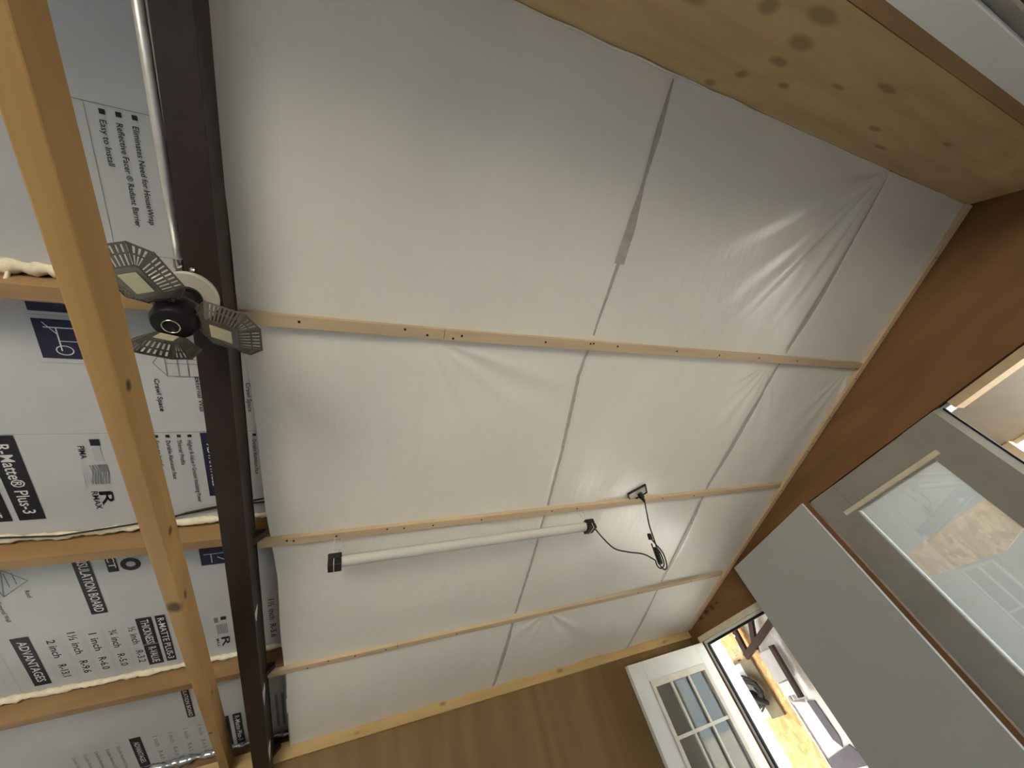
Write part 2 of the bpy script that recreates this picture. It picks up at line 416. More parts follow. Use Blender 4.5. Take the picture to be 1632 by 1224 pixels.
printing(B1, hs, 'ink_grey', 'printed_house_drawing')
printing(B1, [('t', 'Crawl Space', -.566, .71, .119, .013), ('t', 'External Wall', -.462, .70, .129, .013), ('t', 'Crawl Space', -.326, .717, .113, .013),
              ('t', 'Higher R-Value = Greater Insulating Power', -.510, .946, .278, .0125), ('t', 'Thinner Profile', -.538, .942, .107, .0125), ('t', 'Durable Aluminum Face', -.568, .944, .165, .0125), ('t', 'Easy to Install', -.598, .944, .105, .0125),
              ('t', 'Durable Aluminum Face', -.322, .947, .158, .0125), bl(-.507, .926), bl(-.536, .926), bl(-.566, .926), bl(-.596, .926), bl(-.320, .926)], 'ink', 'printed_text')
printing(B1, [('b', -.472, -.425, .915, 1.198)], 'ink_navy', 'printed_box')
printing(B1, [('t', 'ADVANTAGES', -.458, .96, .19, .018)], 'ink_white', 'printed_title', W2)
printing(B1, [('b', -.985, -.922, .914, 1.248), ('b', -1.062, -1.0, .914, 1.248)], 'ink', 'printed_box')
printing(B1, [('t', 'R-Matte® Plus-3', -.968, .945, .275, .030), ('t', 'THERMAL R-VALUE', -1.046, .935, .295, .028)], 'ink_white', 'printed_title', W2)
printing(B1, [('t', 'PIMA', -.790, .958, .050, .016), ('t', 'RMAX', -.792, 1.144, .079, .016), ('b', -.758, -.734, .933, .958),
              ('p', [(-.774, 1.146), (-.774, 1.160), (-.742, 1.160), (-.742, 1.146)])], 'ink', 'printed_logo')
printing(B1, [('t', 'R', -.772, 1.150, .058, .034)], 'ink', 'printed_letter')
fl = []
for k in range(7):
    x = -.778 + k * .0066
    for j in range(8):
        ua, ub = 1.034 + j * .010, 1.034 + (j + 1) * .010
        if k > 3 and j < 3: continue
        wv = lambda u: .004 * math.sin((u - 1.03) * 60)
        fl.append(('p', [(x + wv(ua), ua), (x + .0036 + wv(ua), ua), (x + .0036 + wv(ub), ub), (x + wv(ub), ub)]))
fl.append(('b', -.753, -.732, 1.033, 1.064))
printing(B1, fl, 'ink_grey', 'printed_flag')
printing(B1, [('b', -.758, -.737, .964, 1.018)] + [('b', -.80 + .007 * k, -.797 + .007 * k, 1.04, 1.12) for k in range(3)], 'ink_pale', 'printed_small_print')
# third board: table
printing(B2, [('b', -.905, -.857, 1.459, 1.757), ('b', -.786, -.735, 1.823, 2.145), ('b', -.724, -.690, 1.823, 2.142), ('b', -1.148, -1.098, 1.826, 2.139), ('b', -.816, -.785, 1.40, 1.536)], 'ink', 'printed_box')
printing(B2, [('t', 'INSULATION BOARD', -.892, 1.44, .305, .028), ('t', 'THICKNESS', -.772, 1.835, .16, .026), ('t', 'R-VALUE', -.772, 2.02, .11, .026), ('t', 'R-MATTE PLUS-3', -.717, 1.84, .285, .022), ('t', 'ADVANTAGES', -1.134, 1.85, .265, .026), ('t', 'ECT', -.810, 1.43, .085, .020), ('l', (-.786, 2.0), (-.735, 2.0), .002)], 'ink_white', 'printed_title', W2)
rows = [(-.816, '½ inch', 'R-3.2'), (-.876, '¾ inch', 'R-5.0'), (-.936, '1 inch', 'R-6.0'), (-.994, '1½ inch', 'R-9.6'), (-1.058, '2 inch', 'R-13.1')]
tx = []; gl = []
for x, a, b in rows:
    tx += [('t', a, x, 1.868 if len(a) < 7 else 1.842, .115 if len(a) < 7 else .14, .024), ('t', b, x, 2.03, .085, .024)]
    gl += [('l', (x - .018, 1.826), (x - .018, 2.142), .0012)]
printing(B2, tx + [('t', '1½ inch  R-5.6', -.320, 1.833, .282, .024), ('t', 'Roof', -1.05, 1.578, .04, .012), ('t', 'External Wall', -1.13, 1.62, .11, .012)], 'ink', 'printed_table')
printing(B2, gl + [('l', (-1.15, 1.9), (-1.3, 1.9), .0012), ('l', (-1.19, 1.83), (-1.19, 2.15), .002), ('l', (-1.22, 1.83), (-1.22, 2.12), .002), ('l', (-1.25, 1.83), (-1.25, 2.15), .002)], 'ink_pale', 'printed_lines')
ring = []
for k in range(20):
    a, b = 2 * math.pi * k / 20, 2 * math.pi * (k + 1) / 20
    f_ = lambda t, r1, r2: (-.748 + r1 * math.cos(t), 1.505 + r2 * math.sin(t))
    ring.append(('p', [f_(a, .030, .034), f_(b, .030, .034), f_(b, .014, .014), f_(a, .014, .014)]))
printing(B2, ring, 'ink', 'printed_letter')
hs = [('l', p, q, .003) for p, q in (((-1.084, 1.46), (-1.03, 1.528)), ((-1.03, 1.528), (-1.105, 1.595)), ((-1.07, 1.40), (-1.105, 1.595)), ((-1.06, 1.48), (-1.06, 1.54)), ((-1.08, 1.48), (-1.08, 1.55)), ((-1.13, 1.40), (-1.105, 1.595)))]
printing(B2, hs, 'ink_grey', 'printed_house_drawing')
printing(B2, [('b', -.536, -.44, 1.44, 1.562)], 'ink_navy', 'printed_picture')
printing(B2, [('l', (-.525, 1.50), (-.45, 1.50), .003), ('l', (-.50, 1.50), (-.50, 1.55), .003), ('l', (-.48, 1.52), (-.45, 1.545), .004)], 'ink_white', 'printed_line_drawing', W2)
printing(B2, [('t', 'R', -.515, 2.045, .070, .032), ('t', 'MAX', -.535, 2.05, .06, .012), ('b', -.505, -.485, 1.90, 1.922)], 'ink', 'printed_logo')
printing(B2, [('b', -.525 + .006 * k, -.522 + .006 * k, 1.95, 2.02) for k in range(7)] + [('b', -.53, -.515, 1.90, 1.935)], 'ink_grey', 'printed_flag')
# fourth board
printing(B3, [('b', -.948, -.905, 2.70, 2.99), ('b', -.708, -.678, 2.33, 2.64), ('b', -.528, -.490, 2.71, 3.02), ('b', -.56, -.545, 2.71, 3.02)], 'ink', 'printed_box')
printing(B3, [('t', 'ADVANTAGES', -.936, 2.74, .21, .020), ('t', 'INSULATION BOARD', -.701, 2.34, .29, .016), ('t', 'R-Matte Plus-3', -.520, 2.73, .26, .022)], 'ink_white', 'printed_title', W2)
rr = []
for k in range(4): rr += [('t', '1 inch', -.86 + .06 * k, 2.73, .10, .018), ('t', 'R-6.0', -.86 + .06 * k, 2.88, .09, .018)]
for k in range(5): rr += [('t', 'Durable Aluminum Face', -1.0 - .04 * k, 2.74, .22, .014)]
printing(B3, rr + [('b', -.33 + .03 * k, -.318 + .03 * k, 2.62, 2.95) for k in range(3)], 'ink_grey', 'printed_table')

def lumpy(pts, r, amp, name, label, cat, mat, seg=.012, group=None, flat=1.0):
    P = [Vector(p) for p in pts]; out = []; rad = []
    for a, b in zip(P[:-1], P[1:]):
        n = max(2, int((b - a).length / seg))
        for i in range(n): out.append(a.lerp(b, i / n))
    out.append(P[-1])
    jr = r
    res = []
    for i, p in enumerate(out):
        jr = .6 * jr + .4 * r * (1 + amp * random.uniform(-1, 1.4))
        rad.append(max(.003, jr)); res.append(p + Vector((0, random.uniform(-1, 1) * r * .25, random.uniform(-1, 1) * r * .2)))
    return tag(obj(name, MB().tube(res, rad, 9), mat, None, MCEIL, True), label, cat, group)
lumpy([(-1.5, .392, 1.35), (-.62, .398, 1.35), (-.33, .402, 1.352)], .012, 1.0, 'spray_foam_bead', 'lumpy cream spray foam along the top purlin', 'spray foam', 'spray_foam', group='foam beads')
lumpy([(-.80, .40, 1.345), (-.79, .43, 1.30), (-.80, .455, 1.268)], .006, .5, 'spray_foam_drip', 'small drip of cream foam hanging over the top purlin', 'spray foam', 'spray_foam', seg=.006)
lumpy([(-1.5, 1.312, 1.352), (-1.05, 1.312, 1.35), (-.90, 1.316, 1.345), (-.6, 1.308, 1.352), (-.2, 1.312, 1.354)], .009, .9, 'spray_foam_bead', 'uneven cream spray foam along the middle purlin under the cables', 'spray foam', 'spray_foam', group='foam beads')
lumpy([(-1.6, 2.178, 1.35), (-.9, 2.180, 1.35), (-.2, 2.182, 1.352)], .011, .5, 'spray_foam_bead', 'white crinkled foam strip along the lowest purlin', 'spray foam', 'spray_foam', group='foam beads')
lumpy([(-1.5, 3.0, 1.34), (-.9, 3.0, 1.34), (-.36, 2.99, 1.33), (-.18, 2.99, 1.33)], .012, 1.2, 'foil_scrap', 'crumpled silver foil along the eave edge', 'foil', 'foil', seg=.012)
for k, (pts, lb) in enumerate((([(-1.5, 1.285, 1.345), (-1.04, 1.288, 1.332), (-.89, 1.300, 1.328), (-.70, 1.284, 1.335), (-.56, 1.27, 1.35), (-.3, 1.22, 1.35)], 'thin dark cable resting on the middle purlin foam'),
                               ([(-.62, 1.29, 1.345), (-.55, 1.262, 1.348), (-.46, 1.245, 1.35), (-.2, 1.236, 1.352)], 'short thin dark cable curving towards the steel beam'))):
    tag(obj('cable', MB().tube(pts, .0032, 8), 'rubber', None, MCEIL, True), lb, 'cable')

# ------------------------------------------------------------------ dark steel beam
RB = Matrix.Rotation(.010, 4, 'Z')
MB_ = MCEIL @ T(-.34, 0, 0) @ RB
beam = thing('steel_beam', 'dark brown steel beam running down the roof slope', 'beam', MCEIL @ T(-.34, .4, 1.15))
bx = MB()
bx.box(-.036, .036, -.43, 3.14, 1.150, 1.158, bev=.002)         # bottom flange
obj('bottom_flange', bx, 'beam_paint', beam, MB_)
obj('web', MB().box(-.016, .0345, -.43, 3.14, 1.1582, 1.2615), 'beam_paint', beam, MB_)
obj('top_flange', MB().box(-.036, .036, -.43, 3.14, 1.262, 1.2705), 'beam_paint', beam, MB_)
clip = None
for u in (1.352, 2.222, 3.0):
    cb = MB().prism([(0.0347, 1.225), (.070, 1.262), (.070, 1.2715), (.0347, 1.2715)], -.016, .016, (0, 2, 1))
    M = MB_ @ T(0, u - .035, 0)
    if clip is None: clip = obj('purlin_clip', cb, 'beam_paint', beam, M)
    else: share('purlin_clip', clip, beam, M)
for u, w, h in ((1.64, .020, .06), (2.20, .014, .13), (2.72, .012, .16)):  # pale irregular patches on the side of the beam
    ch = MB().prism([(u, 1.162), (u + h * .25, 1.160), (u + h, 1.172), (u + h * .35, 1.205), (u + .004, 1.205)], .0346, .0358, (1, 2, 0))
    o = obj('pale_spot', ch, 'beam_pale', beam, MB_); o['label'] = 'pale spot on the dark beam'

# ------------------------------------------------------------------ plastic film
def film():
    xs = np.linspace(-.268, 2.868, 330); us = np.linspace(-.462, 3.02, 360)
    X, U = np.meshgrid(xs, us, indexing='ij')
    X2 = X.copy()
    X2[0, :] = np.interp(us, [-.5, .45, .65, 1.2, 1.62, 2.2, 3.0], [-.315, -.305, -.290, -.277, -.257, -.260, -.254]) + .002 * np.sin(us * 9)
    w = np.full_like(X, 1.2705)
    lines = [-.462, .437, 1.352, 2.222, 3.02]
    # slack between the battens
    for a, b in zip(lines[:-1], lines[1:]):
        m = (U >= a) & (U <= b); t = (U - a) / (b - a)
        w -= np.where(m, .010 * np.sin(np.pi * np.clip(t, 0, 1)), 0)
    XR = 2.866 - .0243 * (U + .462)
    X2[1:, :] = -.268 + (X[1:, :] + .268) * (XR[1:, :] + .268) / (2.868 + .268)
    X = X2
    hold = np.ones_like(U)
    for l in lines[1:4]: hold *= 1 - np.exp(-((U - l) / .05) ** 2)
    wr_ = np.zeros_like(X)
    for k in range(9):
        kx = rng.uniform(6, 22); ph = rng.uniform(0, 6.28); dr = rng.uniform(-1.2, 1.2)
        wr_ += .0011 * np.sin(kx * X + dr * 3 * U + ph) * (.5 + .5 * np.sin(rng.uniform(1, 3) * U + ph))
    # fan of pulled folds from the upper right corner, and weaker fans on other staples
    def fan(fx, fu, amp, kth, reach, th0, th1, seed):
        dx, du = X - fx, U - fu; r = np.hypot(dx, du) + 1e-6; th = np.arctan2(du, -dx)
        win = np.clip((th - th0) / .15, 0, 1) * np.clip((th1 - th) / .15, 0, 1)
        g = np.random.default_rng(seed); v = np.zeros_like(r)
        for q in range(4):
            v += g.uniform(.5, 1) * np.sin(kth * g.uniform(.6, 1.5) * th + g.uniform(0, 6.28))
        return amp * v * win * np.clip(r / .12, 0, 1) * np.exp(-(r / reach) ** 2)
    wr_ += fan(2.12, -.45, .0060, 17, .85, -.02, 1.5, 3)
    wr_ += fan(2.14, -.45, .012, 5, 1.0, -.02, .8, 5)
    wr_ += fan(.24, .47, .0042, 15, .75, 1.5, 3.0, 8)
    wr_ += fan(1.2, 2.26, .0022, 12, .5, .3, 2.6, 9)
    wr_ += fan(2.05, .47, .0022, 14, .5, .3, 2.2, 10)
    wr_ += fan(2.75, .47, .0028, 12, .7, .6, 2.2, 12)
    wr_ += fan(2.12, -.45, .0030, 34, 1.0, .45, 1.5, 21)
    w += wr_ * hold
    for sx, k in ((SEAM1, 0), (SEAM2, 1)):
        c = np.interp(U, [p[1] for p in sx], [p[0] for p in sx])
        w += .006 * np.exp(-((X - c) / .014) ** 2) * hold
    n, m = X.shape
    vs = np.stack([X2, U, w], -1).reshape(-1, 3)
    idx = np.arange(n * m).reshape(n, m)
    fs = np.stack([idx[:-1, :-1], idx[:-1, 1:], idx[1:, 1:], idx[1:, :-1]], -1).reshape(-1, 4)
    me = bpy.data.meshes.new('film'); me.from_pydata(vs.tolist(), [], fs.tolist())
    return me, (X2, us, w)
SEAM1 = [(.908, -.462), (.913, 0), (.905, .42), (.892, .60), (.925, 1.0), (.945, 1.3), (.958, 2.0), (.968, 2.4), (.975, 3.02)]
SEAM2 = [(2.158, -.462), (2.135, 0), (2.117, .40), (2.085, .8), (2.06, 1.28), (2.085, 1.8), (2.113, 2.26), (2.126, 2.8), (2.13, 3.02)]
me, FG = film()
fo = thing('plastic_film', 'milky white plastic film stretched over the sloped ceiling', 'plastic sheet', MCEIL @ T(1.3, 1.3, 1.27))
obj('sheet', me, 'film', fo, MCEIL, True)
def film_w(x, u):
    j = int(np.clip(round((u - FG[1][0]) / (FG[1][1] - FG[1][0])), 0, len(FG[1]) - 1))
    return float(np.interp(x, FG[0][:, j], FG[2][:, j]))
def fold(sx, u0, u1, widths):
    mb = MB(); n = 60; vs = []
    for i in range(n + 1):
        u = u0 + (u1 - u0) * i / n; c = np.interp(u, [p[1] for p in sx], [p[0] for p in sx]) + random.uniform(-.0012, .0012)
        hw = np.interp(i / n, [k / (len(widths) - 1) for k in range(len(widths))], [q * 1.5 for q in widths]) / 2
        for s in (-1, 0, 1):
            vs.append((c + s * hw, u, film_w(c + s * hw, u) - (.0016 if s else .0028)))
    fs = []
    for i in range(n):
        for s in (0, 1): fs.append((i * 3 + s, i * 3 + s + 1, i * 3 + s + 4, i * 3 + s + 3))
    mb.add(vs, fs); return obj('seam_fold', mb, 'film_fold', fo, MCEIL, True, fix=False)
fold(SEAM1, -.45, -.16, [.004, .016, .008]); fold(SEAM1, -.16, .12, [.008, .026, .030]); fold(SEAM1, .12, .41, [.010, .008, .006])
fold(SEAM1, .46, 1.33, [.008, .012, .010, .009]); fold(SEAM1, 1.37, 2.20, [.008, .010, .010]); fold(SEAM1, 2.25, 3.0, [.010, .02, .012])
fold(SEAM2, -.43, .41, [.004, .005, .009, .022, .020, .006]); fold(SEAM2, .46, 1.33, [.008, .016, .022, .010]); fold(SEAM2, 1.37, 2.20, [.012, .026, .012]); fold(SEAM2, 2.25, 3.0, [.008, .018, .010])

hem = [(x, -.459 + .0015 * math.sin(x * 31), 1.2655 - .001 * math.sin(x * 17)) for x in np.linspace(.28, 1.35, 40)]
obj('film_hem', MB().tube(hem, [.0012 + .0022 * math.sin(math.pi * i / 39) for i in range(40)], 6), 'film', fo, MCEIL, True)
# ------------------------------------------------------------------ furring strips
nailm = MB().lathe([(.0, -.0012), (.0042, -.0012), (.0042, .004)], 10)
nail0 = [None]
def nails(parent, pts):
    for x, u, w in pts:
        M = MCEIL @ T(x, u, w)
        if nail0[0] is None: nail0[0] = obj('nail', nailm, 'nail', parent, M)
        else: share('nail', nail0[0], parent, M)
def strip(x0, x1, u0, u1, label, holes, name='furring_strip'):
    """runs in x from x0 to x1 at slope position u; w 1.25-1.268"""
    r = thing(name, label, 'strip', MCEIL @ T((x0 + x1) / 2, u0, 1.25), 'ceiling furring strips')
    L = x1 - x0; ang = math.atan2(u1 - u0, L)
    M = MCEIL @ T(x0, u0, 0) @ Matrix.Rotation(ang, 4, 'Z')
    obj('strip_wood', MB().box(0, L / math.cos(ang), -.019, .019, 1.2495, 1.2690, bev=.0015), 'batten_pine', r, M)
    nails(r, [(x, u, 1.2495) for x, u in holes])
strip(-.305, .292, .449, .452, 'pale furring strip piece from the lamp to the joint', [(-.149, .447), (.235, .457), (.16, .443)])
strip(.2935, 2.80, .452, .436, 'long pale furring strip piece on the upper ceiling, reaching the plywood wall', [(.325, .462), (.355, .450), (.686, .448), (.888, .439), (.902, .437), (1.023, .441), (1.35, .44), (1.62, .443), (1.9, .44), (2.2, .438)])
strip(-.312, 2.76, 1.362, 1.352, 'pale furring strip that carries the tube light chains', [(-.213, 1.355), (-.19, 1.359), (-.036, 1.36), (.163, 1.352), (.234, 1.357), (.361, 1.36), (.59, 1.358), (.967, 1.352), (1.118, 1.356), (1.7, 1.35), (1.95, 1.355)])
strip(-.325, .272, 2.236, 2.240, 'short furring strip piece lowest on the ceiling beside the beam', [(-.063, 2.225), (.062, 2.234), (.214, 2.24), (-.155, 2.246)])
strip(.2735, 2.735, 2.240, 2.243, 'furring strip piece lowest on the ceiling, right of the joint', [(.6, 2.24), (1.2, 2.238), (1.9, 2.24), (2.4, 2.24)])
# trim strip along the right wall
tr = thing('edge_strip', 'pale wooden strip covering the film edge along the plywood wall', 'strip', MCEIL @ T(2.83, 1.3, 1.25))
ang = math.atan2(.0845, 3.48)
MT = MCEIL @ T(2.868, -.462, 0) @ Matrix.Rotation(ang, 4, 'Z')
obj('strip_wood', MB().box(-.040, 0, .0, 1.30, 1.2470, 1.2690, bev=.002), 'trim_pine', tr, MT)
obj('strip_wood', MB().box(-.040, 0, 1.302, 3.43, 1.2470, 1.2690, bev=.002), 'trim_pine', tr, MT)
nails(tr, [(2.868 - .0243 * (u + .462) - .02, u, 1.247) for u in (-.2, .25, .52, .8, 1.0, 1.06, 1.4, 1.75, 2.1, 2.6)])
# top plate on the eave wall
tag(obj('top_plate', MB().box(-2.6, 2.79, 3.222, 3.264, 2.096, 2.176, bev=.003), 'plate_pine'), 'knotty yellow pine top plate along the eave wall', 'wood plate')

# ------------------------------------------------------------------ plywood soffit at the high end
A = math.radians(50)
# local: x along, s down the chamfer, t outwards (towards the room)
O = C(0, -.462, 1.268)
dS = Vector((0, -math.cos(A), -math.sin(A))); dT = Vector((0, math.sin(A), -math.cos(A)))
MS = Matrix(((1, 0, 0, 0), (0, dS.y, dT.y, O.y), (0, dS.z, dT.z, O.z), (0, 0, 0, 1)))
so = thing('plywood_soffit', 'knotty plywood boxing sloping down from the top of the film ceiling', 'plywood', MS @ T(1.2, .2, 0))
obj('plywood_sheet', MB().box(-1.4, 2.86, .0, .350, -.018, 0), 'soffit_ply', so, MS)
obj('lower_strip', MB().box(-1.4, 2.86, .353, .402, -.018, .001), 'soffit_strip', so, MS)
wb = tag(obj('white_board', MB().box(-1.4, 2.86, .400, .486, .0015, .020, bev=.002), 'board_white', None, MS), 'white painted board along the lower edge of the plywood boxing', 'board')
tag(obj('backing_strip', MB().box(-1.4, 2.86, .404, .515, -.020, .0), 'grey_paint', None, MS), 'dull beige strip behind the white board', 'strip')

# ------------------------------------------------------------------ loose 2x4 crossing the left side
y0, y1 = -.9, 3.215
p0 = Vector((-.383 - .0513 * y0, y0, CZ + .75 - .0913 * y0)); p1 = Vector((-.383 - .0513 * y1, y1, CZ + .75 - .0913 * y1))
dv = (p1 - p0).normalized(); xv = dv.cross(Vector((0, 0, 1))).normalized(); zv = xv.cross(dv)
pm = p0 + dv * (.9 / dv.y)      # local y = 0 at world y = 0
MJ = Matrix(((xv.x, dv.x, zv.x, pm.x), (xv.y, dv.y, zv.y, pm.y), (xv.z, dv.z, zv.z, pm.z), (0, 0, 0, 1)))
L = (p1 - p0).length
tag(obj('ceiling_joist', MB().box(-.019, .019, -.905, L - .905, 0, .080, bev=.003), 'pine', None, MJ), 'knotty pine two-by-four crossing in front of the insulation boards', 'timber')

# ------------------------------------------------------------------ conduit and lamp
cd = thing('metal_conduit', 'silver metal conduit along the dark beam ending at the lamp', 'conduit', MCEIL @ T(-.39, .0, 1.165))
obj('pipe', MB().tube([(-.396, -.42, 1.172), (-.394, 0, 1.172), (-.391, .296, 1.170)], .0105, 14), 'galv', cd, MCEIL, True)
obj('connector', MB().lathe([(.0, 0), (.0145, 0), (.0145, .02), (.012, .024), (.012, .034), (.0, .034)], 18, T(-.391, .282, 1.170) @ Matrix.Rotation(-math.pi / 2, 4, 'X')), 'chrome', cd, MCEIL, 'auto')
obj('screw', MB().lathe([(0, 0), (.006, 0), (.0055, -.003), (.0, -.005)], 12, T(-.362, .300, 1.149)), 'chrome', cd, MCEIL, True)
LP = C(-.375, .368, 1.148)
ML = T(*LP)
lamp = thing('garage_lamp', 'unlit three-winged garage lamp with black hub hanging from the beam', 'lamp', ML)
obj('cover_plate', MB().lathe([(0, .002), (.062, .002), (.062, -.006), (.059, -.010), (0, -.010)], 40), 'plate_grey', lamp, MCEIL @ T(-.375, .368, 1.148), 'auto')
obj('socket', MB().lathe([(.030, -.004), (.030, -.012), (.022, -.014), (.022, -.052), (.0, -.052)], 28), 'black_plastic', lamp, ML, 'auto')
hub = obj('hub', MB().lathe([(0, -.045), (.026, -.046), (.040, -.062), (.045, -.080), (.045, -.112), (.038, -.126), (.024, -.131), (0, -.131)], 30), 'black_plastic', lamp, ML, 'auto')
obj('ring', MB().torus(.0165, .0016, ML @ T(0, 0, -.133), 30, 8), 'chrome', hub, I4, True)
obj('sensor_face', MB().lathe([(0, -.1335), (.013, -.1325), (.015, -.130)], 20), 'rubber', hub, ML, True)
def wing(az, tilt, r0=.040):
    """slotted metal tray: led plate low in the middle, flared slotted sides up to an octagonal rim; local r outwards, t sideways"""
    Mw = ML @ T(0, 0, -.100) @ Matrix.Rotation(az, 4, 'Z') @ T(r0, 0, 0) @ Matrix.Rotation(tilt, 4, 'Y')
    Lw, hw = .150, .058
    rim = [(0, -.030), (.026, -hw), (.118, -hw), (Lw, -.030), (Lw, .030), (.118, hw), (.026, hw), (0, .030)]
    pl = [(.034, -.022), (.040, -.027), (.106, -.027), (.112, -.022), (.112, .022), (.106, .027), (.040, .027), (.034, .022)]
    zr, zp = .010, -.014
    R3 = [Vector((a, b, zr)) for a, b in rim]; P3 = [Vector((a, b, zp)) for a, b in pl]
    fr = MB()
    def slat(p0, p1, q0, q1, th=.0014):
        """flat bar from edge p0-p1 to edge q0-q1"""
        n = (p1 - p0).cross(q0 - p0).normalized() * th
        fr.add([p0, p1, q1, q0, p0 + n, p1 + n, q1 + n, q0 + n], [(0, 1, 2, 3), (7, 6, 5, 4), (0, 4, 5, 1), (1, 5, 6, 2), (2, 6, 7, 3), (3, 7, 4, 0)])
    for i in range(8):
        j = (i + 1) % 8; a, b, c, d = P3[i], P3[j], R3[i], R3[j]
        k = max(1, int(round((d - c).length / .0105)))
        for m in range(k):
            t0, t1 = (m + .22) / k, (m + .78) / k
            slat(a.lerp(b, t0), a.lerp(b, t1), c.lerp(d, t0), c.lerp(d, t1))
        slat(a.lerp(c, .90), b.lerp(d, .90), c, d, .0024)
        slat(a.lerp(c, .50), b.lerp(d, .50), a.lerp(c, .58), b.lerp(d, .58), .0018)
        slat(a.lerp(b, -.03), a.lerp(b, .06), c.lerp(d, -.03), c.lerp(d, .06), .002)
    w = obj('wing', fr, 'lamp_alu', lamp, Mw)
    obj('heat_plate', MB().prism(pl, zp - .0015, zp + .0030), 'lamp_alu', w, Mw)
    obj('led_panel', MB().box(.048, .098, -.0165, .0165, zp - .0036, zp - .0016, bev=.0006), 'lamp_led', w, Mw)
    for s in (-1, 1):
        obj('hinge_arm', MB().box(-.010, .010, s * .016 - .004, s * .016 + .004, -.002, .010), 'lamp_alu', w, Mw)
wing(math.radians(2), math.radians(24), .035); wing(math.radians(251), math.radians(13)); wing(math.radians(104), math.radians(116), .058)

# ------------------------------------------------------------------ tube light with chains, cord, outlet
hk = [C(-.027, 1.375, 1.2495), C(1.129, 1.368, 1.2495)]
zt = hk[0].z - .098
tl = thing('tube_light', 'clear tube shop light with black end caps hung from chains', 'tube light', T(.55, hk[0].y, zt - .03))
ya, yb = hk[0].y, hk[1].y
e0, e1 = Vector((hk[0].x - .035, ya, zt)), Vector((hk[1].x + .045, yb, zt + .006))
ax = (e1 - e0).normalized()
MTb = Matrix.LocRotScale(e0, ax.to_track_quat('X', 'Z'), None); Lt = (e1 - e0).length
tb = MB(); n = 20
prof = [(.026 * math.cos(math.pi * 2 * i / n), .021 * math.sin(math.pi * 2 * i / n)) for i in range(n)]
tb.prism(prof, .03, Lt - .03, (1, 2, 0))
obj('tube', tb, 'tube_plastic', tl, MTb, 'auto')
for a, b in ((0, .05), (Lt - .05, Lt)):
    ec = MB().box(a, b, -.030, .030, -.026, .001, bev=.003).box(a, b, -.030, .030, .003, .024, bev=.003).box(a + .004, b - .004, -.027, .027, -.02, .02)
    obj('end_cap', ec, 'black_plastic', tl, MTb)
for a in (.022, Lt - .022):
    obj('wire_bail', MB().tube([(a, -.032, .0), (a, -.033, -.027), (a, .033, -.027), (a, .032, .0)], .0018, 6), 'galv', tl, MTb, True)
def chain(p, q, parent):
    d = q - p; k = int(d.length / .0105); z = d.normalized(); mb = MB()
    xa = z.orthogonal().normalized(); ya_ = z.cross(xa)
    for i in range(k):
        c = p + d * ((i + .5) / k); s = xa if i % 2 == 0 else ya_
        pts = []
        for j in range(9):
            t = 2 * math.pi * j / 8; pts.append(c + z * .0068 * math.cos(t) + s * .0030 * math.sin(t))
        mb.tube(pts, .0010, 4)
    return obj('chain', mb, 'galv', parent, I4, True)
for h, ex in ((hk[0], e0 + ax * .022), (hk[1], e1 - ax * .022)):
    for s in (-1, 1):
        chain(Vector((h.x + s * .013, h.y - .006, h.z)), Vector((ex.x + s * .012, ex.y, ex.z + .022)), tl)
# cord with inline switch, plugged into an outlet in the film
oc = C(1.50, 1.296, 1.262)
out = thing('ceiling_outlet', 'small black-rimmed electrical outlet set in the film beside the furring strip', 'outlet', MCEIL @ T(1.50, 1.296, 1.262))
MO = MCEIL @ T(1.503, 1.300, 1.262) @ Matrix.Rotation(math.radians(-32), 4, 'Z')
obj('outlet_rim', MB().box(-.058, .058, -.036, -.031, -.006, .012).box(-.058, .058, .031, .036, -.006, .012).box(-.058, -.053, -.031, .031, -.006, .012).box(.053, .058, -.031, .031, -.006, .012), 'black_plastic', out, MO)
obj('outlet_face', MB().box(-.052, .052, -.030, .030, -.002, .010, bev=.002), 'plate_grey', out, MO)
cord = thing('power_cord', 'black power cord with inline switch from outlet to tube light', 'cord', MCEIL @ T(1.52, 1.306, 1.25))
pl0 = MO @ Vector((.010, .004, -.004))
dn = Vector((.02, .02, -.045))
plug = obj('plug', MB().tube([pl0, pl0 + dn * .5, pl0 + dn * .55, pl0 + dn], [.015, .015, .011, .006], 12), 'rubber', cord, I4, 'auto')
def spline(P, n=10):
    P = [Vector(p) for p in P]; P = [P[0] * 2 - P[1]] + P + [P[-1] * 2 - P[-2]]; o = []
    for i in range(1, len(P) - 2):
        a, b, c, d = P[i - 1:i + 3]
        for k in range(n):
            t = k / n
            o.append(.5 * ((2 * b) + (c - a) * t + (2 * a - 5 * b + 4 * c - d) * t * t + (3 * b - a - 3 * c + d) * t ** 3))
    o.append(P[-2]); return o
e1c = Vector((1.174, 1.630, zt + .006))
c1 = spline([pl0 + dn, (1.515, 1.600, 2.44), (1.492, 1.602, 2.379), (1.474, 1.603, 2.304), (1.462, 1.603, 2.265)])
c2 = spline([(1.462, 1.603, 2.265), (1.470, 1.606, 2.235), (1.458, 1.606, 2.185), (1.425, 1.604, 2.165), (1.408, 1.602, 2.178), (1.412, 1.600, 2.205)])
c3 = spline([(1.412, 1.600, 2.205), (1.363, 1.602, 2.244), (1.285, 1.606, 2.268), (1.225, 1.615, 2.300), (1.195, 1.625, 2.365), e1c + Vector((.0, 0, -.004))])
c4 = spline([(1.460, 1.606, 2.33), (1.474, 1.611, 2.29), (1.490, 1.612, 2.235), (1.470, 1.611, 2.172), (1.440, 1.609, 2.160), (1.430, 1.607, 2.20), (1.450, 1.609, 2.29)])
for c in (c1, c2, c3, c4): obj('cord_wire', MB().tube(c, .0034, 8), 'rubber', cord, I4, True)
